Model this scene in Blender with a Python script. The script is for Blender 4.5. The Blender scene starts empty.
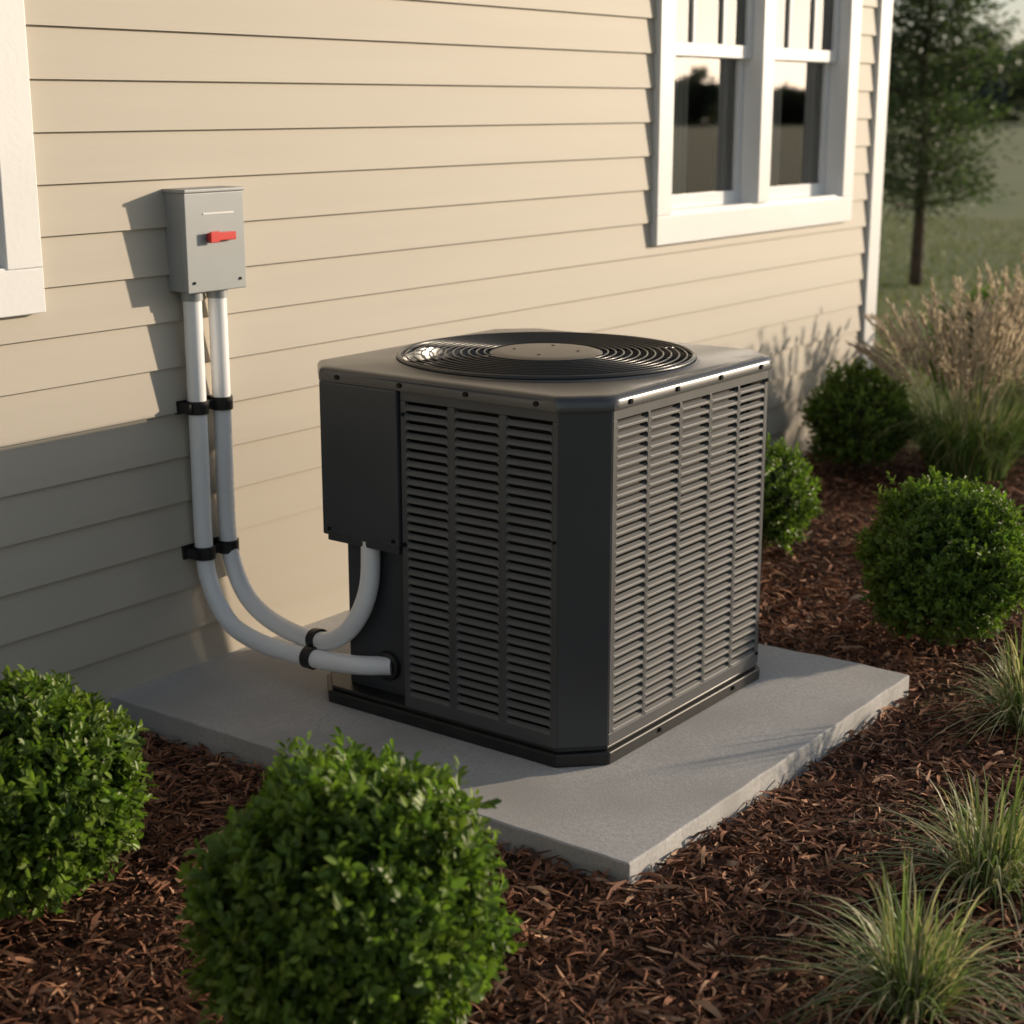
import bpy, bmesh, numpy as np, math
from mathutils import Vector, Matrix
rng=np.random.default_rng(7)
scene=bpy.context.scene
COL=bpy.context.collection

# ---------------------------------------------------------------- helpers
def link(o,parent=None):
    COL.objects.link(o)
    if parent: o.parent=parent
    return o
def empty(name):
    e=bpy.data.objects.new(name,None); e.empty_display_size=.1; return link(e)
def mesh_obj(name,verts,faces,mat,parent=None,smooth=False,col=None):
    me=bpy.data.meshes.new(name)
    verts=np.asarray(verts,dtype=np.float32)
    if isinstance(faces,np.ndarray):
        n=faces.shape[1]; M=len(faces)
        me.vertices.add(len(verts)); me.vertices.foreach_set('co',verts.ravel())
        me.loops.add(M*n); me.loops.foreach_set('vertex_index',faces.astype(np.int32).ravel())
        me.polygons.add(M); me.polygons.foreach_set('loop_start',np.arange(M,dtype=np.int32)*n)
        me.polygons.foreach_set('loop_total',np.full(M,n,dtype=np.int32))
        me.update(calc_edges=True)
    else:
        me.from_pydata([tuple(map(float,v)) for v in verts],[],[tuple(map(int,f)) for f in faces]); me.update()
    if smooth: me.polygons.foreach_set('use_smooth',[True]*len(me.polygons))
    if col is not None:
        a=me.color_attributes.new('Col','FLOAT_COLOR','POINT')
        c=np.ones((len(verts),4),dtype=np.float32); c[:,:3]=col; a.data.foreach_set('color',c.ravel())
    me.materials.append(mat)
    return link(bpy.data.objects.new(name,me),parent)
class MB:
    def __init__(s): s.v=[];s.f=[]
    def add(s,v,f):
        b=len(s.v); s.v+= [tuple(map(float,p)) for p in v]; s.f+=[tuple(i+b for i in q) for q in f]
    def box(s,a,b):
        (x0,y0,z0),(x1,y1,z1)=a,b
        s.add([(x0,y0,z0),(x1,y0,z0),(x1,y1,z0),(x0,y1,z0),(x0,y0,z1),(x1,y0,z1),(x1,y1,z1),(x0,y1,z1)],
              [(0,3,2,1),(4,5,6,7),(0,1,5,4),(1,2,6,5),(2,3,7,6),(3,0,4,7)])
    def prism(s,pts,z0,z1,cap=True):
        n=len(pts); v=[(p[0],p[1],z0) for p in pts]+[(p[0],p[1],z1) for p in pts]
        f=[(i,(i+1)%n,(i+1)%n+n,i+n) for i in range(n)]
        if cap: f+=[tuple(range(n))[::-1],tuple(range(n,2*n))]
        s.add(v,f)
    def tube(s,pts,r,seg=12,closed=False,cap=True):
        pts=[Vector(p) for p in pts]; n=len(pts)
        rr=r if hasattr(r,'__len__') else [r]*n
        V=[];F=[]; up=None
        for i,p in enumerate(pts):
            if closed: t=(pts[(i+1)%n]-pts[i-1]).normalized()
            else: t=(pts[min(i+1,n-1)]-pts[max(i-1,0)]).normalized()
            if up is None:
                up=Vector((0,0,1)) if abs(t.z)<.9 else Vector((1,0,0))
            up=(up-t*up.dot(t)).normalized(); sd=t.cross(up)
            for k in range(seg):
                a=2*math.pi*k/seg; V.append(p+(up*math.cos(a)+sd*math.sin(a))*rr[i])
        m=n if closed else n-1
        for i in range(m):
            for k in range(seg):
                a=i*seg+k;b=i*seg+(k+1)%seg;j=((i+1)%n)*seg
                F.append((a,b,j+(k+1)%seg,j+k))
        if cap and not closed: F+=[tuple(range(seg))[::-1],tuple(range((n-1)*seg,n*seg))]
        s.add(V,F)
    def ring(s,c,R,r,seg=64,ts=8,axis='z'):
        P=[]
        for i in range(seg):
            a=2*math.pi*i/seg
            if axis=='z': P.append((c[0]+R*math.cos(a),c[1]+R*math.sin(a),c[2]))
            elif axis=='y': P.append((c[0]+R*math.cos(a),c[1],c[2]+R*math.sin(a)))
            else: P.append((c[0],c[1]+R*math.cos(a),c[2]+R*math.sin(a)))
        s.tube(P,r,ts,True)
    def cyl(s,c,axis,r,h,seg=20):
        c=Vector(c);axis=Vector(axis).normalized(); s.tube([c,c+axis*h],r,seg)
    def obj(s,name,mat,parent=None,smooth=False,bevel=0,seg=2,autos=False):
        o=mesh_obj(name,s.v,s.f,mat,parent,smooth)
        if bevel:
            m=o.modifiers.new('b','BEVEL');m.width=bevel;m.segments=seg;m.limit_method='ANGLE';m.angle_limit=math.radians(35)
            m.harden_normals=False
        if autos:
            o.data.polygons.foreach_set('use_smooth',[True]*len(o.data.polygons))
            bm=bmesh.new();bm.from_mesh(o.data)
            for e in bm.edges:
                if len(e.link_faces)==2 and e.calc_face_angle(0)>math.radians(40): e.smooth=False
            bm.to_mesh(o.data);bm.free()
        return o
def catmull(P,n=8):
    P=[Vector(p) for p in P]; Q=[P[0]*2-P[1]]+P+[P[-1]*2-P[-2]]; out=[]
    for i in range(1,len(Q)-2):
        a,b,c,d=Q[i-1:i+3]
        for k in range(n):
            t=k/n; out.append(.5*((2*b)+(c-a)*t+(2*a-5*b+4*c-d)*t*t+(3*b-a-3*c+d)*t**3))
    out.append(P[-1]); return out

# ---------------------------------------------------------------- materials
def mat_new(name):
    m=bpy.data.materials.new(name);m.use_nodes=True
    nt=m.node_tree; b=nt.nodes['Principled BSDF']; return m,nt,b
def N(nt,t,**k):
    n=nt.nodes.new(t)
    for a,v in k.items(): setattr(n,a,v)
    return n
def pmat(name,c1,c2=None,rough=.5,metal=0,scale=5,detail=6,bump=0,bscale=None,bdist=.01,spec=.5,stretch=None,rvar=0,c3=None,scale3=1.0,coat=0):
    m,nt,b=mat_new(name); L=nt.links
    b.inputs['Roughness'].default_value=rough;b.inputs['Metallic'].default_value=metal
    b.inputs['Specular IOR Level'].default_value=spec
    b.inputs['Coat Weight'].default_value=coat
    b.inputs['Base Color'].default_value=(*c1,1)
    tc=N(nt,'ShaderNodeTexCoord'); mp=N(nt,'ShaderNodeMapping'); L.new(tc.outputs['Object'],mp.inputs[0])
    if stretch: mp.inputs['Scale'].default_value=stretch
    if c2:
        no=N(nt,'ShaderNodeTexNoise');no.inputs['Scale'].default_value=scale;no.inputs['Detail'].default_value=detail
        L.new(mp.outputs[0],no.inputs['Vector'])
        r=N(nt,'ShaderNodeValToRGB'); r.color_ramp.elements[0].position=.35;r.color_ramp.elements[1].position=.65
        r.color_ramp.elements[0].color=(*c1,1);r.color_ramp.elements[1].color=(*c2,1)
        L.new(no.outputs['Fac'],r.inputs[0]); out=r.outputs[0]
        if c3:
            n3=N(nt,'ShaderNodeTexNoise');n3.inputs['Scale'].default_value=scale3;n3.inputs['Detail'].default_value=4
            L.new(tc.outputs['Object'],n3.inputs['Vector'])
            r3=N(nt,'ShaderNodeValToRGB');r3.color_ramp.elements[0].position=.42;r3.color_ramp.elements[1].position=.68
            L.new(n3.outputs['Fac'],r3.inputs[0])
            mx=N(nt,'ShaderNodeMix',data_type='RGBA');L.new(r3.outputs[0],mx.inputs[0]);L.new(out,mx.inputs[6]);mx.inputs[7].default_value=(*c3,1);out=mx.outputs[2]
        L.new(out,b.inputs['Base Color'])
        if rvar:
            ma=N(nt,'ShaderNodeMapRange');ma.inputs[3].default_value=rough-rvar;ma.inputs[4].default_value=rough+rvar
            L.new(no.outputs['Fac'],ma.inputs[0]);L.new(ma.outputs[0],b.inputs['Roughness'])
    if bump:
        nb=N(nt,'ShaderNodeTexNoise');nb.inputs['Scale'].default_value=bscale or scale;nb.inputs['Detail'].default_value=8
        L.new(mp.outputs[0],nb.inputs['Vector'])
        bp=N(nt,'ShaderNodeBump');bp.inputs['Strength'].default_value=bump;bp.inputs['Distance'].default_value=bdist
        L.new(nb.outputs['Fac'],bp.inputs['Height']);L.new(bp.outputs[0],b.inputs['Normal'])
    return m
def leafmat(name,rough=.5,trans=.3,tint=(1.1,1.3,.6),spec=.35):
    m,nt,b=mat_new(name);L=nt.links
    at=N(nt,'ShaderNodeAttribute');at.attribute_name='Col'
    b.inputs['Roughness'].default_value=rough;b.inputs['Specular IOR Level'].default_value=spec
    L.new(at.outputs['Color'],b.inputs['Base Color'])
    if trans:
        tr=N(nt,'ShaderNodeBsdfTranslucent');mx=N(nt,'ShaderNodeMixShader');mx.inputs[0].default_value=trans
        mu=N(nt,'ShaderNodeMix',data_type='RGBA',blend_type='MULTIPLY');mu.inputs[0].default_value=1;mu.inputs[7].default_value=(*tint,1)
        L.new(at.outputs['Color'],mu.inputs[6]);L.new(mu.outputs[2],tr.inputs['Color'])
        L.new(b.outputs[0],mx.inputs[1]);L.new(tr.outputs[0],mx.inputs[2])
        L.new(mx.outputs[0],nt.nodes['Material Output'].inputs['Surface'])
    return m
M_siding=pmat('siding_paint',(.465,.42,.352),(.49,.443,.372),rough=.62,scale=2,detail=8,bump=.08,bscale=30,bdist=.003,stretch=(.25,1,6))
M_white=pmat('white_trim_paint',(.78,.78,.78),(.82,.82,.82),rough=.4,scale=3,bump=.05,bscale=60)
M_sash=pmat('sash_vinyl',(.74,.75,.77),(.78,.79,.81),rough=.35,scale=3)
M_found=pmat('foundation_concrete',(.25,.24,.22),(.33,.31,.29),rough=.9,scale=8,bump=.3)
M_roof=pmat('roof_shingles',(.05,.045,.04),(.1,.09,.08),rough=.9,scale=25,bump=.4)
M_conc=pmat('pad_concrete',(.42,.41,.40),(.53,.515,.50),rough=.85,scale=110,detail=10,bump=.32,bscale=170,bdist=.002,c3=(.38,.37,.36),scale3=3.0)
M_body=pmat('ac_painted_steel',(.060,.065,.072),(.070,.075,.083),rough=.36,metal=.25,scale=3,bump=.06,bscale=400,bdist=.001,rvar=.03)
M_top=pmat('ac_top_steel',(.085,.086,.09),(.095,.096,.10),rough=.24,metal=.5,scale=2,bump=.03,bscale=300,bdist=.001,rvar=.02)
M_louv=pmat('ac_louver_steel',(.13,.13,.13),(.145,.145,.143),rough=.6,metal=.1,scale=9,rvar=.04,spec=.3)
M_frame=pmat('ac_panel_steel',(.088,.09,.094),(.10,.102,.105),rough=.42,metal=.25,scale=9,rvar=.04)
M_black=pmat('black_plastic',(.012,.012,.013),(.02,.02,.02),rough=.45,scale=20)
M_coil=pmat('coil_dark',(.006,.006,.006),(.014,.013,.012),rough=.7,scale=60,stretch=(1,1,20))
M_wire=pmat('grille_wire',(.035,.035,.036),rough=.28,metal=.3,spec=.6)
M_hub=pmat('hub_metal',(.17,.15,.13),(.20,.18,.155),rough=.42,metal=.5,scale=12,rvar=.06)
M_screw=pmat('screw_dark',(.02,.02,.02),rough=.3,metal=.8)
M_boxg=pmat('disconnect_gray_steel',(.30,.32,.33),(.34,.355,.365),rough=.42,metal=.1,scale=4,bump=.05,bscale=300,bdist=.001)
M_red=pmat('red_handle',(.65,.03,.025),rough=.35)
M_pipe=pmat('white_conduit_plastic',(.88,.89,.9),(.9,.91,.92),rough=.3,scale=8,spec=.6)
M_tan=pmat('tan_rail',(.4,.33,.25),rough=.6)
M_label=pmat('label_white',(.8,.8,.8),rough=.5)
M_mulchb=pmat('mulch_soil',(.03,.014,.009),(.11,.048,.027),rough=.95,scale=45,detail=10,bump=1,bscale=60,bdist=.02)
M_chip=leafmat('mulch_chips',rough=.75,trans=0,spec=.25)
M_leaf=leafmat('boxwood_leaves',rough=.42,trans=.38)
M_grass=leafmat('grass_blades',rough=.5,trans=.35,tint=(1.1,1.1,.7))
M_plume=leafmat('grass_plumes',rough=.7,trans=.4,tint=(1.0,1,.92))
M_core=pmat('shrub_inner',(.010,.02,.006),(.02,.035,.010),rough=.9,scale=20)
M_bark=pmat('bark',(.05,.035,.025),(.09,.065,.045),rough=.9,scale=10,bump=.6,bscale=20)
M_lawn=pmat('lawn_grass',(.13,.16,.055),(.18,.195,.075),rough=.95,scale=.8,detail=10,bump=.4,bscale=12,bdist=.05,c3=(.21,.20,.095),scale3=.08)
M_fabric=pmat('curtain_fabric',(.78,.75,.70),rough=.9)
M_room=pmat('room_wall',(.40,.34,.29),rough=.9)
def glassmat():
    m,nt,b=mat_new('window_glass');L=nt.links;nt.nodes.remove(b)
    g=N(nt,'ShaderNodeBsdfGlossy');g.inputs['Roughness'].default_value=.02;g.inputs['Color'].default_value=(.9,.9,.9,1)
    t=N(nt,'ShaderNodeBsdfTransparent');t.inputs['Color'].default_value=(.88,.89,.89,1)
    f=N(nt,'ShaderNodeFresnel');f.inputs['IOR'].default_value=2.2
    mx=N(nt,'ShaderNodeMixShader');L.new(f.outputs[0],mx.inputs[0]);L.new(t.outputs[0],mx.inputs[1]);L.new(g.outputs[0],mx.inputs[2])
    L.new(mx.outputs[0],nt.nodes['Material Output'].inputs['Surface']);return m
M_glass=glassmat()

# ---------------------------------------------------------------- camera
cx,cy,cz,yaw,pitch,f=-2.6258,-3.3254,1.5849,.6421,.2476,1613.9
F=Vector((math.cos(yaw)*math.cos(pitch),math.sin(yaw)*math.cos(pitch),-math.sin(pitch)))
R=Vector((math.sin(yaw),-math.cos(yaw),0));U=R.cross(F)
cam=bpy.data.objects.new('camera',bpy.data.cameras.new('camera'));link(cam)
M=Matrix((R,U,-F)).transposed().to_4x4();M.translation=(cx,cy,cz);cam.matrix_world=M
cam.data.lens=f/1024*36;cam.data.sensor_width=36;cam.data.clip_end=2000;cam.data.clip_start=.05
cam.data.dof.use_dof=True;cam.data.dof.focus_distance=3.8;cam.data.dof.aperture_fstop=3.2
scene.camera=cam

# ---------------------------------------------------------------- light
AZ=math.radians(59.5);EL=math.radians(11.5)
S=Vector((math.sin(AZ)*math.cos(EL),-math.cos(AZ)*math.cos(EL),math.sin(EL)))
sun=bpy.data.objects.new('sun',bpy.data.lights.new('sun','SUN'));link(sun)
sun.data.energy=4.8;sun.data.angle=math.radians(1.2);sun.data.color=(1,.82,.61)
sun.rotation_euler=(-S).to_track_quat('-Z','Y').to_euler();sun.location=(6,-4,5)
w=bpy.data.worlds.new('World');scene.world=w;w.use_nodes=True
nt=w.node_tree;bg=nt.nodes['Background'];sky=nt.nodes.new('ShaderNodeTexSky');sky.sky_type='NISHITA';sky.sun_disc=False
sky.sun_elevation=EL;sky.sun_rotation=math.atan2(S.x,S.y);sky.air_density=1.2;sky.dust_density=1.0;sky.ozone_density=2.5
hs=nt.nodes.new('ShaderNodeHueSaturation');hs.inputs['Saturation'].default_value=.5
nt.links.new(sky.outputs[0],hs.inputs['Color']);nt.links.new(hs.outputs[0],bg.inputs[0]);bg.inputs[1].default_value=.15
scene.view_settings.view_transform='Standard';scene.view_settings.look='None';scene.view_settings.exposure=0

# ---------------------------------------------------------------- house
house=empty('house')
HX0,HX1,HY=-6.0,4.738,7.0
ops=[(2.80,4.31,1.17,2.40),(-1.45,-.235,1.20,2.40)]
P=.1245;v=[];fc=[]
sid=MB()
def board(xa,xb,za,zb,z0):
    yf=lambda z:-.013+.012*(z-z0)/P
    sid.add([(xa,yf(za),za),(xb,yf(za),za),(xb,yf(zb),zb),(xa,yf(zb),zb)],[(0,1,2,3)])
    if abs(za-z0)<1e-6:
        sid.add([(xa,yf(za),za),(xb,yf(za),za),(xb,0.002,za+.001),(xa,.002,za+.001)],[(3,2,1,0)])
        sid.add([(xa,yf(za),za),(xa,yf(za),za+.001),(xa,.002,za+.001)],[(0,1,2)])
for k in range(-12,13):
    z0=1.519-k*P;z1=z0+P
    cuts=sorted({z0,z1,*[z for o in ops for z in o[2:] if z0<z<z1]})
    for za,zb in zip(cuts[:-1],cuts[1:]):
        xs=HX0
        for o in sorted(o for o in ops if o[2]<=za+1e-6 and o[3]>=zb-1e-6):
            board(xs,o[0],za,zb,z0);xs=o[1]
        board(xs,HX1-.05,za,zb,z0)
sid.obj('siding',M_siding,house)
b=MB()
b.box((HX1-.02,.03,.02),(HX1,HY,3.13));b.box((HX0,.03,.02),(HX0+.02,HY,3.13));b.box((HX0+.02,HY-.02,.02),(HX1-.02,HY,3.13))
b.obj('side_walls',M_siding,house)
b=MB();b.box((HX0+.01,.004,-.3),(HX1-.01,HY-.01,.024));b.obj('foundation',M_found,house)
b=MB();b.box((HX1-.1,-.026,.02),(HX1+.022,.0,3.0));b.box((HX1+.001,.0,.02),(HX1+.022,.1,3.0))
b.box((HX0-.02,-.026,.02),(HX0+.1,.0,3.0));b.obj('corner_boards',M_white,house,bevel=.003)
b=MB();ym=HY/2;e=.35
b.add([(HX0-e,-e,3.13),(HX1+e,-e,3.13),(HX1+e,ym,4.9),(HX0-e,ym,4.9),(HX1+e,HY+e,3.13),(HX0-e,HY+e,3.13)],[(0,1,2,3),(3,2,4,5)])
o=b.obj('roof',M_roof,house);m=o.modifiers.new('s','SOLIDIFY');m.thickness=.06;m.offset=1
b=MB();b.add([(HX1-.01,0.03,3.13),(HX1-.01,HY,3.13),(HX1-.01,ym,4.75)],[(0,1,2)]);b.add([(HX0+.01,0.03,3.13),(HX0+.01,HY,3.13),(HX0+.01,ym,4.75)],[(0,2,1)]);b.obj('gables',M_siding,house)
b=MB();b.box((HX0-e,-e-.02,2.99),(HX1+e,-e,3.15));b.box((HX0-e,-e,3.0),(HX1+e,.02,3.02));b.obj('soffit_fascia',M_white,house,bevel=.003)
def window(xa,xb,za,zb,name,double):
    w=empty(name);w.parent=house
    c=MB();cw=.1;ov=.002
    c.box((xa-cw,-.034,za-.001),(xa+.004,-.001,zb+.0));c.box((xb-.004,-.034,za-.001),(xb+cw,-.001,zb))
    c.box((xa-cw-.01,-.038,zb),(xb+cw+.01,-.001,zb+.12))
    c.box((xa-cw,-.0345,za-.112),(xb+cw,-.001,za-.0015))
    c.box((xa+.004,-.030,za-.015),(xb-.004,.06,za+.004))
    # jambs
    c.box((xa-.02,-.03,za-.0199),(xa+.006,.12,zb-.001));c.box((xb-.006,-.03,za-.0199),(xb+.02,.12,zb-.001));c.box((xa+.006,-.02,zb-.02),(xb-.006,.12,zb-.001));c.box((xa+.006,-.015,za-.019),(xb-.006,.12,za+.012))
    units=[(xa+.006,xb-.006)]
    if double:
        xm=(xa+xb)/2;c.box((xm-.05,-.030,za+.012),(xm+.05,.12,zb-.02));units=[(xa+.006,xm-.05),(xm+.05,xb-.006)]
    c.obj('casing',M_white,w,bevel=.003)
    s=MB();g=MB();cu=MB();zm=za+.615
    for (a,d) in units:
        for (z0,z1,y0,y1) in ((za+.012,zm+.02,.055,.09),(zm-.02,zb-.02,.02,.054)):
            t=.042
            s.box((a,y0,z0),(a+t,y1,z1));s.box((d-t,y0,z0),(d,y1,z1));s.box((a+t,y0+.001,z0),(d-t,y1-.001,z0+t+.01));s.box((a+t,y0+.001,z1-t),(d-t,y1-.001,z1))
            g.add([(a+t,(y0+y1)/2,z0+t),(d-t,(y0+y1)/2,z0+t),(d-t,(y0+y1)/2,z1-t),(a+t,(y0+y1)/2,z1-t)],[(0,1,2,3)])
        for k in (1,2):
            xx=a+(d-a)*k/3;s.box((xx-.009,.024,zm+.02),(xx+.009,.034,zb-.06))
        # curtains
        for (c0,c1) in ((a+.0,a+.36),(d-.09,d)):
            n=70;V=[];Fq=[]
            for i in range(n+1):
                x=c0+(c1-c0)*i/n;y=.124+.014*math.sin(i*.95)+.007*math.sin(i*.37)
                V+=[(x,y,za+.015),(x,y,zb-.03)]
            for i in range(n): Fq.append((2*i,2*i+2,2*i+3,2*i+1))
            cu.add(V,Fq)
    s.obj('sashes',M_sash,w,bevel=.003);g.obj('glass',M_glass,w);cu.obj('curtains',M_fabric,w,smooth=True)
    r=MB();X0,X1,Y1,Z0,Z1=xa-.6,xb+.25,2.6,za-.9,zb+.2
    r.add([(X0,.125,Z0),(X1,.125,Z0),(X1,Y1,Z0),(X0,Y1,Z0),(X0,.125,Z1),(X1,.125,Z1),(X1,Y1,Z1),(X0,Y1,Z1)],[(0,1,2,3),(7,6,5,4),(1,5,6,2),(2,6,7,3),(3,7,4,0)])
    r.obj('room',M_room,w)
window(*ops[0],'double_window',True);window(*ops[1],'window',False)

# ---------------------------------------------------------------- pad
SD,SL,ST=1.6685,1.4428,.0422
b=MB();nx,ny=40,44
pts=[]
for k in range(nx): pts.append((SL*k/nx,-SD+.0015*math.sin(k*1.3)))
for k in range(ny): pts.append((SL+.009*math.sin(k*.42)*min(1,k/6)+.002*math.sin(k*1.9),-SD+SD*k/ny))
pts.append((SL,0.0));pts.append((0,0.0))
for k in range(1,ny): pts.append((.0015*math.sin(k*1.7),-SD*k/ny))
b.prism(pts,-.05,ST)
b.obj('concrete_pad',M_conc,bevel=.005,seg=3)

# ---------------------------------------------------------------- AC
ac=empty('air_conditioner_condenser')
x0,x1,y0,y1,c=.322,1.248,-1.343,-.43,.09
zb0,zt=ST,.942
def octo(o=0,cc=c):
    k=o*.414
    return [(x0+cc-k,y0-o),(x1-cc+k,y0-o),(x1+o,y0+cc-k),(x1+o,y1-cc+k),(x1-cc+k,y1+o),(x0+cc-k,y1+o),(x0-o,y1-cc+k),(x0-o,y0+cc-k)]
b=MB();b.prism(octo(.006),zb0+.001,zb0+.034);b.prism(octo(-.004),zb0+.034,zb0+.046);b.obj('base_pan',M_black,ac,bevel=.004)
b=MB();oc=octo(-.055);b.prism(oc[:5]+[(x0+.26,y1-.055),(x0+.26,y1-.17),(x0+.09,y1-.17)]+[(x0+.09,yy) for yy in (y0+.16,)]+[oc[7]],zb0+.03,.90,cap=False);b.obj('coil',M_coil,ac)
z0p,z1p=zb0+.046,.913
posts=MB();th=.014
pts=[Vector(p) for p in octo(0)]
def post(p,q):
    p=Vector(p);q=Vector(q);d=(q-p).normalized();n=Vector((-d.y,d.x))
    posts.prism([p,q,q+n*th,p+n*th],z0p,z1p)
post(pts[7],pts[0]);post(pts[1],pts[2]);post(pts[3],pts[4])
p=pts[5];q=pts[6];d=(q-p).normalized();n=Vector((-d.y,d.x));posts.prism([p,q,q+n*th,p+n*th],.507,z1p)
posts.box((x0+c+.001,y1-.012,.507),(x0+.219,y1-.001,z1p))
posts.obj('corner_posts',M_body,ac,bevel=.004)
fr=MB();lo=MB()
def face(p,q,ncol,N=33,mid=.013,edge=.02,top=.03,bot=.03):
    p=Vector(p);q=Vector(q);Lg=(q-p).length;d=(q-p)/Lg;n=Vector((d.y,-d.x))  # outward
    def bx(a,b_,za,zb,o0,o1):
        P_=[p+d*a+n*o1,p+d*b_+n*o1,p+d*b_+n*o0,p+d*a+n*o0]; fr.prism(P_,za,zb)
    za,zb=z0p,z1p
    zs,ze=za+bot,zb-top
    e=.0015
    bx(e,Lg-e,za,zs,-.012,-.001);bx(e,Lg-e,ze,zb,-.012,-.001)
    cw=(Lg-2*edge-(ncol-1)*mid)/ncol
    x=edge;bx(e,edge,zs,ze,-.012,-.001)
    for k in range(ncol):
        if k<ncol-1: bx(x+cw,x+cw+mid,zs,ze,-.012,-.001)
        pit=(ze-zs)/N
        for i in range(N):
            zc=zs+pit*i
            prof=[(-.010,zc+pit*.58),(-.002,zc+pit*.32),(-.0008,zc+pit*.22),(-.0008,zc+pit*.04),(-.003,zc+pit*.04),(-.004,zc+pit*.2),(-.011,zc+pit*.48)]
            npf=len(prof);V=[]
            ends=(x,x+.002,x+.006,x+cw-.006,x+cw-.002,x+cw)
            for s_,sc in zip(ends,(0,.55,1,1,.55,0)):
                for (o_,z_) in prof:
                    zz=z_-(1-sc)*pit*.30 if z_<zc+pit*.1 else z_+(1-sc)*pit*.18
                    pp=p+d*s_+n*(o_-(1-sc)*.0006); V.append((pp.x,pp.y,zz))
            Fc=[]
            for j in range(5):
                for m_ in range(npf): Fc.append((j*npf+m_,j*npf+(m_+1)%npf,(j+1)*npf+(m_+1)%npf,(j+1)*npf+m_))
            lo.add(V,Fc)
        x+=cw+mid
    bx(Lg-edge,Lg-e,zs,ze,-.012,-.001)
yN=-.777
face((x0,yN),(x0,y0+c),3,edge=.018,mid=.022)
face((x0+c,y0),(x1-c,y0),5)
face((x1,y0+c),(x1,y1-c),5)
face((x1-c,y1),(x0+.22,y1),4)
fr.obj('louver_panel_frames',M_frame,ac,bevel=.0015,seg=1);lo.obj('louvers',M_louv,ac)
b=MB();b.box((x0-.008,yN+.004,.507),(x0+.12,y1-.085,.908));b.obj('service_cover',M_body,ac,bevel=.005,seg=3)
b=MB();b.box((x0+.052,yN+.001,z0p),(x0+.075,y1-.115,.506));b.box((x0+.002,yN-.012,z0p),(x0+.075,yN+.0005,.506));b.box((x0+.076,y1-.13,z0p),(x0+.205,y1-.115,.506));b.box((x0+.0,yN+.01,.49),(x0+.1,y1-.095,.5065))
b.box((x0+.206,y1-.13,z0p),(x0+.2185,y1-.002,.506));b.prism([(x0+.101,y1-.114),(x0+.205,y1-.114),(x0+.205,y1-.004),(x0+c+.004,y1-.004)],.49,.5065)
b.obj('notch_panel',M_body,ac,bevel=.003)
# top cap
b=MB();K=96;cxm,cym=(x0+x1)/2,(y0+y1)/2;RH=.392
oc=octo(0)
angs=[math.atan2(p_[1]-cym,p_[0]-cxm) for p_ in oc];al=sorted(set([round(a,6) for a in angs]+[round(-math.pi+2*math.pi*i/K,6) for i in range(K)]))
def octpt(a,off):
    d=Vector((math.cos(a),math.sin(a)));pl=[Vector(p_) for p_ in octo(off)];C=Vector((cxm,cym));best=None
    for i in range(8):
        A=pl[i]-C;B=pl[(i+1)%8]-C;E=B-A;den=d.x*E.y-d.y*E.x
        if abs(den)<1e-9: continue
        t=(A.x*E.y-A.y*E.x)/den;u=(A.x*d.y-A.y*d.x)/den
        if t>0 and -1e-4<=u<=1+1e-4: best=t if best is None else min(best,t)
    return (cxm+d.x*best,cym+d.y*best)
rows=[]
for kind,val,z in (('c',RH-.012,.86),('c',RH-.012,.938),('c',RH-.006,.946),('c',RH+.002,.948),('c',RH+.01,.943),('o',-.02,.942),('o',-.004,.940),('o',.003,.936),('o',.007,.928),('o',.007,.908)):
    rows.append([((cxm+val*math.cos(a),cym+val*math.sin(a)) if kind=='c' else octpt(a,val))+(z,) for a in al])
n=len(al);V=[p_ for r_ in rows for p_ in r_];Fc=[]
for j in range(len(rows)-1):
    for i in range(n): Fc.append((j*n+i,(j+1)*n+i,(j+1)*n+(i+1)%n,j*n+(i+1)%n))
b.add(V,Fc);o=b.obj('top_cap',M_top,ac,autos=True)
b=MB();C=(cxm,cym)
rr=.162
while rr<.374:
    b.ring((C[0],C[1],.953+.008*(1-rr/.385)),rr,.0024,72,6);rr+=.0205
for k in range(8):
    a=k*math.pi/4+.2
    b.tube([(C[0]+.12*math.cos(a),C[1]+.12*math.sin(a),.955),(C[0]+.388*math.cos(a),C[1]+.388*math.sin(a),.949)],.0034,6)
b.ring((C[0],C[1],.951),.385,.006,96,8)
b.obj('fan_grille',M_wire,ac,smooth=True)
b=MB();
prof=[(0,.962),(.118,.962),(.136,.960),(.148,.956),(.150,.948)]
V=[];Fc=[];kk=48
for r_,z_ in prof[1:]:
    for i in range(kk):
        a=2*math.pi*i/kk;V.append((C[0]+r_*math.cos(a),C[1]+r_*math.sin(a),z_))
for j in range(3):
    for i in range(kk): Fc.append((j*kk+i,(j+1)*kk+i,(j+1)*kk+(i+1)%kk,j*kk+(i+1)%kk))
Fc.append(tuple(range(kk)));b.add(V,Fc);b.obj('motor_hub_plate',M_hub,ac,autos=True)
b=MB()
for k in range(4):
    a=k*math.pi/2+.4;b.cyl((C[0]+.085*math.cos(a),C[1]+.085*math.sin(a),.961),(0,0,1),.005,.003,10)
def scr(p_,n_,r_=.0065): b.cyl(p_,n_,r_,.005,10)
for t in (.08,.36,.64,.92):
    Y=y0+c+(y1-2*c-y0)*t;scr((x0-.006,Y,.922),(-1,0,0));scr((x1+.006,Y,.922),(1,0,0))
    X=x0+c+(x1-x0-2*c)*t;scr((X,y0-.006,.922),(0,-1,0));scr((X,y1+.006,.922),(0,1,0))
scr((x0-.001,y0+c+.008,.6),(-1,0,0),.004);scr((x0+.001,yN-.01,.52),(-1,0,0),.006);scr((x0+.001,yN-.01,.85),(-1,0,0),.005)
scr((x0-.007,yN+.02,.525),(-1,0,0),.005);scr((x0-.007,y1-.11,.525),(-1,0,0),.005)
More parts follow.
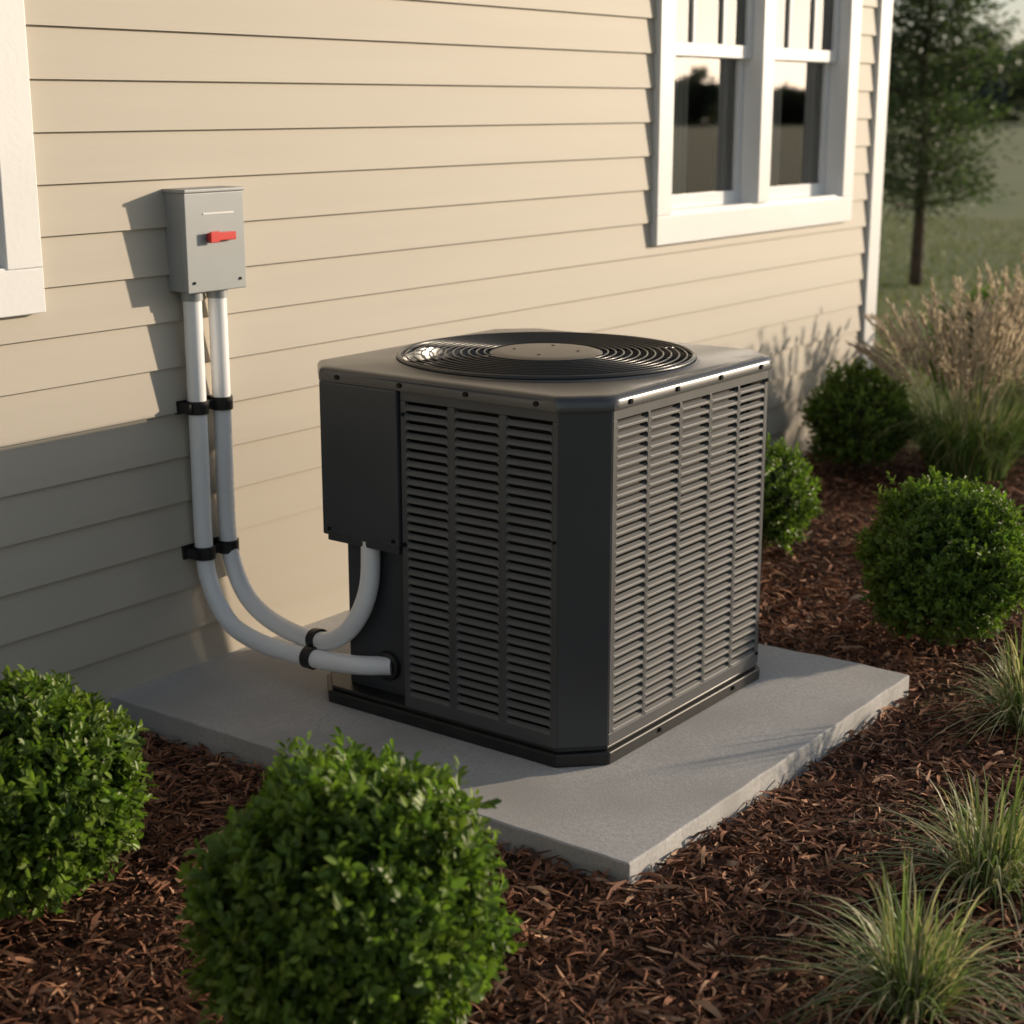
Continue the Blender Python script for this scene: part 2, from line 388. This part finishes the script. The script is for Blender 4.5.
for z in (.12,.88): scr((x1-c-.01,y0+.002,z),(0,-1,0),.005)
for t in (.3,.8): scr((x0+c+(x1-x0-2*c)*t,y0-.006,.062),(0,-1,0),.006)
b.obj('screws',M_screw,ac,smooth=False)
b=MB();b.cyl((C[0],C[1],.80),(0,0,1),.07,.13,24)
for k in range(4):
    V=[];a0=k*math.pi/2
    for i in range(7):
        r_=.06+.3*i/6
        for j in range(7):
            a=a0+(j/6-.5)*(.9-.25*i/6)+.25*i/6;V.append((C[0]+r_*math.cos(a),C[1]+r_*math.sin(a),.84+.05*(j/6-.5)*1.6))
    b.add(V,[(i*7+j,i*7+j+1,(i+1)*7+j+1,(i+1)*7+j) for i in range(6) for j in range(6)])
b.cyl((C[0],C[1],.55),(0,0,1),.33,.002,48)
b.obj('fan',M_black,ac,smooth=False)

# ---------------------------------------------------------------- disconnect box
dx=empty('electrical_disconnect_box')
bx0,bx1,bz0,bz1,bd=.285,.491,1.10,1.365,-.085
b=MB();b.box((bx0,bd+.012,bz0),(bx1,-.002,bz1));b.obj('enclosure',M_boxg,dx,bevel=.004)
b=MB();b.box((bx0-.003,bd,bz0-.002),(bx1+.003,bd+.0115,bz1-.006));b.box((bx0-.005,bd-.004,bz1-.006),(bx1+.005,-.002,bz1+.004));b.obj('door',M_boxg,dx,bevel=.003,seg=3)
b=MB();b.box((.345,bd-.0015,1.302),(.455,bd,1.306));b.obj('label_strip',M_label,dx)
b=MB();b.box((.352,bd-.016,1.232),(.448,bd-.004,1.254));b.box((.352,bd-.020,1.228),(.385,bd-.0155,1.258));b.obj('handle',M_red,dx,bevel=.003)
b=MB();b.box((.36,bd-.004,1.236),(.44,bd,1.25))
for X in (bx0+.02,bx1-.02):b.cyl((X,bd,1.125),(0,-1,0),.004,.003,10)
b.obj('handle_base',M_screw,dx)
b=MB()
for X in (.33,.42): b.cyl((X,-.045,1.075),(0,0,1),.029,.025,20)
b.obj('conduit_fittings',M_boxg,dx,autos=True)

# ---------------------------------------------------------------- conduits
p1=[(.33,-.045,1.09),(.33,-.045,.7),(.33,-.045,.38),(.33,-.068,.275),(.326,-.125,.2),(.32,-.2,.168),(.318,-.32,.152),(.318,-.485,.155),(.332,-.61,.162),(.375,-.69,.165)]
p2=[(.42,-.045,1.09),(.42,-.045,.7),(.42,-.045,.42),(.418,-.07,.31),(.41,-.13,.235),(.395,-.23,.195),(.365,-.38,.186),(.338,-.51,.208),(.333,-.60,.275),(.343,-.645,.38),(.347,-.652,.52)]
cond=empty('conduit_pipes')
for nm,p_ in (('pipe_1',p1),('pipe_2',p2)):
    b=MB();b.tube(catmull(p_,10),.0252,24);b.obj(nm,M_pipe,cond,autos=True)
b=MB()
def collar(c1,ax,r=.031,h=.036): 
    c1=Vector(c1);ax=Vector(ax).normalized();b.tube([c1-ax*h/2,c1+ax*h/2],r,20)
for z in (.785,.375):
    collar((.33,-.045,z),(0,0,1));collar((.42,-.045,z),(0,0,1))
    b.box((.285,-.014,z-.018),(.47,-.001,z+.018));b.box((.35,-.05,z-.012),(.40,-.038,z+.012));b.box((.288,-.06,z-.013),(.306,-.01,z+.013))
collar((.318,-.455,.1545),(0,-1,0),h=.03);collar((.351,-.45,.194),(-.2,-1,.15),h=.03);b.box((.326,-.465,.155),(.345,-.445,.20))
b.ring((.369,-.682,.165),.031,.009,24,8,'x')
b.obj('clamps',M_black,cond,autos=True)
b=MB();b.box((.369,-.024,.42),(.381,-.013,1.09));b.obj('support_rail',M_tan,cond)

# ---------------------------------------------------------------- ground, mulch
def hm(x,y): return -.021+.006*np.sin(x*5.1+1.3*np.sin(y*3.3))+.006*np.sin(y*6.7+x*2.2)
g=np.sinh(np.linspace(-6.3,6.3,140))*1.2
X,Y=np.meshgrid(g,g,indexing='ij');rad=np.hypot(X,Y)
Z=-.05-0*X+np.clip((rad-25)/200,0,1)*(1.2*np.sin(X*.021)*np.cos(Y*.017))
n=140;idx=np.arange(n*n).reshape(n,n)
Q=np.stack([idx[:-1,:-1],idx[1:,:-1],idx[1:,1:],idx[:-1,1:]],-1).reshape(-1,4)
mesh_obj('ground',np.stack([X,Y,Z],-1).reshape(-1,3),Q,M_lawn,smooth=True)
mul=empty('mulch_bed')
gx=np.linspace(-4,4.9,180);gy=np.linspace(-4.6,.02,110)
X,Y=np.meshgrid(gx,gy,indexing='ij');Z=hm(X,Y)-.006
Z+=rng.normal(0,.003,Z.shape)
edge=np.minimum(np.minimum(X+4,4.9-X),Y+4.6);Z-=.05*np.clip(1-edge/.25,0,1)
idx=np.arange(180*110).reshape(180,110);Q=np.stack([idx[:-1,:-1],idx[1:,:-1],idx[1:,1:],idx[:-1,1:]],-1).reshape(-1,4)
mesh_obj('soil',np.stack([X,Y,Z],-1).reshape(-1,3),Q,M_mulchb,mul,smooth=True)
def nrm(a): return a/np.maximum(np.linalg.norm(a,axis=-1,keepdims=True),1e-9)
NC=150000
px=rng.uniform(-2.3,4.75,NC*2);py=rng.uniform(-4.0,-.0,NC*2)
dc=np.hypot(px-cx,py-cy);keep=rng.random(NC*2)<np.clip(3.4/dc,.35,1)
inside=(px>-.012)&(px<SL+.012)&(py>-SD-.012)
keep&=~inside;px,py=px[keep][:NC],py[keep][:NC];NC=len(px)
big=rng.random(NC)**2.2
Ln=.014+.068*big+rng.random(NC)*.012;Wd=.0011+.0028*rng.random(NC)+.0034*big*rng.random(NC)
th_=rng.uniform(0,2*np.pi,NC);el=rng.normal(0,.24,NC)
D=np.stack([np.cos(th_)*np.cos(el),np.sin(th_)*np.cos(el),np.sin(el)],-1)
nn=nrm(rng.normal(0,.5,(NC,3))+np.array([0,0,1]));Sd=nrm(np.cross(D,nn));Nn=np.cross(Sd,D)
Pz=hm(px,py)+rng.random(NC)*.018+.003
Pc=np.stack([px,py,Pz],-1)
bend=rng.normal(0,.12,NC)*Ln;bs_=rng.normal(0,.09,NC)*Ln
V=np.zeros((NC,8,3))
for i,t in enumerate((-.5,-.17,.17,.5)):
    k_=1-(2*t)**2
    cc_=Pc+D*(Ln*t)[:,None]+Nn*(bend*k_)[:,None]+Sd*(bs_*k_)[:,None];ww=Wd*(1 if abs(t)<.3 else .35)
    V[:,2*i]=cc_+Sd*ww[:,None];V[:,2*i+1]=cc_-Sd*ww[:,None]
bs=np.arange(NC)[:,None]*8
Q=np.concatenate([bs+np.array([0,1,3,2]),bs+np.array([2,3,5,4]),bs+np.array([4,5,7,6])])
pal=np.array([(.065,.030,.018),(.155,.066,.037),(.255,.112,.062),(.37,.18,.10),(.50,.29,.175)])
ci=rng.choice(5,NC,p=[.22,.31,.27,.14,.06]);colr=pal[ci]*rng.uniform(.7,1.25,(NC,1))
mesh_obj('wood_chips',V.reshape(-1,3),Q,M_chip,mul,col=np.repeat(colr,8,0))

# ---------------------------------------------------------------- plants
def leaves(P_,D_,Nm,L_,W_,col):
    n=len(P_);D_=nrm(D_);S_=nrm(np.cross(D_,Nm));Nm=np.cross(S_,D_);L_=L_[:,None];W_=W_[:,None]
    V=np.zeros((n,6,3));V[:,0]=P_;V[:,3]=P_+D_*L_-Nm*L_*.12
    for i,s_,t_,w_ in ((1,1,.28,.42),(2,1,.68,.46),(5,-1,.28,.42),(4,-1,.68,.46)):
        V[:,i]=P_+D_*L_*t_+S_*W_*w_*s_+Nm*W_*.16
    bs=np.arange(n)[:,None]*6
    return V.reshape(-1,3),np.concatenate([bs+np.array([0,3,2,1]),bs+np.array([0,5,4,3])]),np.repeat(col,6,0)
def shrub(pos,r,ns,nl=10,ll=.022,seed=0,hz=.97,spk=.035):
    g_=np.random.default_rng(seed);par=empty('boxwood_shrub');par.location=(pos[0],pos[1],0)
    d=nrm(g_.normal(0,1,(ns,3)));d=d[d[:,2]>-.8];ns=len(d)
    ph=g_.uniform(0,6,6)
    bump=1+.045*np.sin(d[:,0]*5+ph[0])*np.sin(d[:,1]*5+ph[1])+.035*np.sin(d[:,2]*7+ph[2]+d[:,0]*4)+.04*np.sin(d[:,0]*13+ph[3])*np.sin(d[:,1]*12+ph[4]+d[:,2]*9)
    rad=r*bump*(1-.24*g_.random(ns)**1.5)+np.where(g_.random(ns)<.16,g_.random(ns)*spk,0)
    cen=np.array([0,0,r*hz])
    tip=cen+d*rad[:,None]*np.array([1,1,.98])
    ax=nrm(d+g_.normal(0,.33,(ns,3))+np.array([0,0,.6]))
    P_=[];D_=[];Nn_=[];C_=[];Lh=[];
    base=np.array([.098,.165,.030])
    sh=g_.uniform(.6,1.35,ns);yl=g_.random(ns)
    for k in range(nl):
        a=k*2.4+g_.uniform(0,6,ns);q=nrm(np.cross(ax,np.array([.3,.2,.9])+0*ax));q2=np.cross(ax,q)
        rd=q*np.cos(a)[:,None]+q2*np.sin(a)[:,None]
        up=.95-.075*k
        P_.append(tip-ax*(k*.0065*(r/.25))+rd*.002);D_.append(nrm(ax*max(up,.3)+rd*.7+g_.normal(0,.15,(ns,3))));Nn_.append(nrm(ax-rd*.3+g_.normal(0,.2,(ns,3))))
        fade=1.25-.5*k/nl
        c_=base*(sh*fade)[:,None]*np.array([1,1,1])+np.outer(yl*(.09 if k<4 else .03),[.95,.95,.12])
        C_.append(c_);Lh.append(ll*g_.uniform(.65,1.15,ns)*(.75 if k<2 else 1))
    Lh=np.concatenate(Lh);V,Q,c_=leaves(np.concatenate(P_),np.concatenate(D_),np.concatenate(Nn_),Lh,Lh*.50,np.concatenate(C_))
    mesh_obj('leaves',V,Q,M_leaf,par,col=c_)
    bm=bmesh.new();bmesh.ops.create_icosphere(bm,subdivisions=3,radius=r*.74)  # solid dark sphere added inside the leaves to block seeing through
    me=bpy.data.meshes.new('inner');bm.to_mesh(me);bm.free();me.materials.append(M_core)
    o=link(bpy.data.objects.new('inner_dark_core',me),par);o.location=(0,0,r*hz)
    b=MB();
    for k in range(5): b.tube([(0,0,-.02),(.04*math.cos(k*1.3),.04*math.sin(k*1.3),r*.5)],.008,6)
    b.obj('stems',M_bark,par)
shrub((-.799,-1.616),.262,2500,10,.030,1,1.02)
shrub((-.81,-.74),.232,2000,10,.029,2,1.06)
shrub((1.94,-1.553),.255,2700,9,.023,3,.95)
shrub((2.50,-.62),.205,1500,8,.022,4)
shrub((3.96,-.33),.24,1500,8,.024,5)
shrub((5.6,-.30),.34,1500,8,.03,6)

def blades(par,name,mat,base,az,H,reach,W,droop,cols,S_=6,wtop=0.02):
    n=len(base);V=np.zeros((n,S_+1,2,3));hd=np.stack([np.cos(az),np.sin(az),0*az],-1)
    tw=az+np.pi/2+rng.normal(0,.5,n);sd=np.stack([np.cos(tw),np.sin(tw),0*tw],-1)
    for i in range(S_+1):
        t=i/S_;p_=base+hd*(reach*t**1.6)[:,None];p_[:,2]+=H*(t-droop*t**3)
        w_=W*(1-t)**.6*.5+W*wtop
        V[:,i,0]=p_+sd*w_[:,None];V[:,i,1]=p_-sd*w_[:,None]
    bs=np.arange(n)[:,None]*(2*(S_+1));Q=np.concatenate([bs+np.array([2*i,2*i+1,2*i+3,2*i+2]) for i in range(S_)])
    c_=np.repeat(cols,2*(S_+1),0)
    return mesh_obj(name,V.reshape(-1,3),Q,mat,par,col=c_)
def tuft(pos,r,h,n,seed,name='ornamental_grass'):
    par=empty(name);par.location=(pos[0],pos[1],-.012);g_=np.random.default_rng(seed)
    a=g_.uniform(0,2*np.pi,n);rb=r*.22*np.sqrt(g_.random(n));base=np.stack([rb*np.cos(a),rb*np.sin(a),0*a-.01],-1)
    az=a+g_.normal(0,.6,n);k=g_.random(n)
    H=h*g_.uniform(.5,1.35,n)*(1.15-.5*k);reach=r*(.12+1.05*k)*g_.uniform(.55,1.4,n)
    cols=np.where(g_.random((n,1))<.55,np.array([[.19,.27,.085]]),np.array([[.46,.44,.27]]))*g_.uniform(.6,1.3,(n,1))
    blades(par,'blades',M_grass,base,az,H,reach,g_.uniform(.0045,.008,n),.2+.6*k,cols,S_=8)
tuft((-.078,-2.33),.25,.27,360,11)
tuft((.452,-2.27),.26,.28,350,12)
tuft((1.40,-2.01),.24,.29,300,13)
tuft((3.9,-1.35),.2,.22,250,14)
def fountain(pos,r,h,n,npl,seed):
    par=empty('feather_reed_grass');par.location=(pos[0],pos[1],0);g_=np.random.default_rng(seed)
    a=g_.uniform(0,2*np.pi,n);rb=r*.4*np.sqrt(g_.random(n));base=np.stack([rb*np.cos(a),rb*np.sin(a),0*a-.01],-1);k=g_.random(n)
    cols=np.where(g_.random((n,1))<.78,np.array([[.12,.21,.055]]),np.array([[.28,.28,.13]]))*g_.uniform(.6,1.3,(n,1))
    blades(par,'blades',M_grass,base,a+g_.normal(0,.4,n),h*.72*g_.uniform(.6,1.1,n),r*(.2+.9*k),g_.uniform(.005,.008,n),.2+.5*k,cols)
    n=npl;a=g_.uniform(0,2*np.pi,n);rb=r*.35*np.sqrt(g_.random(n));base=np.stack([rb*np.cos(a),rb*np.sin(a),0*a],-1);k=g_.random(n)
    az=a+g_.normal(0,.25,n);H=h*g_.uniform(.74,1.06,n)*(1.08-.22*k);reach=r*(.1+1.05*k);dr=.04+.10*k
    blades(par,'stalks',M_plume,base,az,H,reach,np.full(n,.003),dr,np.tile([[.36,.34,.22]],(n,1)),wtop=.3)
    m=52;T=g_.uniform(.66,1.0,(n,m));hd=np.stack([np.cos(az),np.sin(az),0*az],-1)[:,None]
    p_=base[:,None]+hd*(reach[:,None]*T**1.6)[...,None];p_[...,2]+=H[:,None]*(T-dr[:,None]*T**3)
    tan=nrm(hd*(reach[:,None]*1.6*T**.6)[...,None]+np.array([0,0,1])*(H[:,None]*(1-3*dr[:,None]*T**2))[...,None])
    dd=nrm(tan+g_.normal(0,.20,(n,m,3)));env=np.sin(np.clip((T-.62)/.42,0,1)*np.pi)**.6
    P_=p_.reshape(-1,3);D_=dd.reshape(-1,3);L_=(.018+.026*env.reshape(-1))*g_.uniform(.7,1.3,n*m)
    cl=np.array([[.68,.58,.45]])*g_.uniform(.7,1.2,(n*m,1))
    V,Q,c_=leaves(P_,D_,nrm(g_.normal(0,1,(n*m,3))),L_,np.full(n*m,.006),cl);mesh_obj('plumes',V,Q,M_plume,par,col=c_)
fountain((4.12,-.78),.42,.82,900,120,21)
fountain((4.98,-.80),.45,.88,800,120,22)

# lawn grass near the bed
n=60000;px=4.75+rng.random(n)**1.6*16;py=rng.uniform(-4.5,9,n);k=(px>4.9)
px,py=px[k],py[k];n=len(px);base=np.stack([px,py,np.full(n,-.055)],-1)
cols=np.where(rng.random((n,1))<.75,np.array([[.16,.215,.065]]),np.array([[.28,.26,.12]]))*rng.uniform(.6,1.2,(n,1))
blades(None,'lawn_grass',M_grass,base,rng.uniform(0,6.28,n),rng.uniform(.04,.10,n),rng.uniform(.01,.07,n),rng.uniform(.006,.014,n),np.full(n,.3),cols,S_=3)

# tree
def tree(pos,H,cr,seed,nl=46,per=230,z0=.7,ls=.055):
    par=empty('pine_tree');par.location=(pos[0],pos[1],-.05);g_=np.random.default_rng(seed);b=MB()
    tr=[(0,0,-.1),(.02,.01,H*.3),(-.03,.03,H*.6),(.02,0,H*.98)];b.tube(catmull(tr,5),[.065*(1-.9*i/15)+.004 for i in range(16)],8)
    P_=[];D_=[];C_=[]
    for i in range(nl):
        h=z0+(H-z0)*((i+.5)/nl)**.95;a=i*2.4+g_.uniform(-.4,.4);L=cr*(1.05-((h-z0)/(H-z0))**1.5*.7)*g_.uniform(.55,1.15)*(.75+.25*math.sin(i*1.7))
        d=np.array([math.cos(a),math.sin(a),.28]);e_=np.array([0,0,h])+d*L
        mid=np.array([0,0,h])+d*L*.5+np.array([0,0,-.03]);b.tube([(0,0,h),tuple(mid),tuple(e_)],[.016,.011,.004],5)
        ncl=6
        for j in range(ncl):
            t=.35+.7*j/ncl;cc_=np.array([0,0,h])+d*L*t+g_.normal(0,.10,3)*np.array([1,1,.6]);b.tube([tuple(np.array([0,0,h])+d*L*t*.9),tuple(cc_)],.004,4)
            m_=per//ncl;pp=cc_+g_.normal(0,1,(m_,3))*np.array([.11,.11,.06])*g_.uniform(.7,1.4)
            P_.append(pp);D_.append(nrm(pp-cc_+d*.08+g_.normal(0,.04,(m_,3))));C_.append(np.array([[.07,.10,.05]])*g_.uniform(.6,1.4)*g_.uniform(.7,1.3,(m_,1)))
    b.obj('trunk_and_limbs',M_bark,par,smooth=True)
    P_=np.concatenate(P_);D_=np.concatenate(D_);C_=np.concatenate(C_);n=len(P_)
    V,Q,c_=leaves(P_,D_,nrm(g_.normal(0,1,(n,3))),ls*g_.uniform(.7,1.4,n),ls*.36*g_.uniform(.7,1.3,n),C_);mesh_obj('needles',V,Q,M_leaf,par,col=c_)
tree((11.7,2.7),3.25,1.0,31,nl=58,per=290,z0=.6)
# distant tree line
P_=[];D_=[];C_=[];trk=MB()
for i in range(190):
    az_=-75+150*i/190+rng.uniform(-.4,.4)
    if az_<5 and rng.random()<.45: continue  # out-of-view trees, added for window reflections, thinned and lowered so panes reflect sky
    az=math.radians(az_);dd=rng.uniform(110,160);hh=rng.uniform(4.6,7.2) if az_>5 else rng.uniform(1.8,4.2);ww=rng.uniform(3,4.5)*(1 if az_>5 else .6)
    c0=np.array([dd*math.cos(az),dd*math.sin(az),hh*.5]);m_=190
    q=nrm(rng.normal(0,1,(m_,3)))*(rng.random((m_,1))**.4);P_.append(c0+q*np.array([ww,ww,hh*.5]));D_.append(nrm(rng.normal(0,1,(m_,3))))
    C_.append(np.array([[.125,.14,.11]])*rng.uniform(.85,1.15)*rng.uniform(.8,1.2,(m_,1)));trk.tube([(c0[0],c0[1],-1),(c0[0],c0[1],hh*.6)],.18,5)  # distance haze is put into the foliage colour, greyed and lightened
P_=np.concatenate(P_);n=len(P_);V,Q,c_=leaves(P_,np.concatenate(D_),nrm(rng.normal(0,1,(n,3))),rng.uniform(.7,1.5,n),rng.uniform(.6,1.2,n),np.concatenate(C_))
dt=empty('distant_trees');mesh_obj('foliage',V,Q,M_leaf,dt,col=c_);trk.obj('trunks',M_bark,dt)
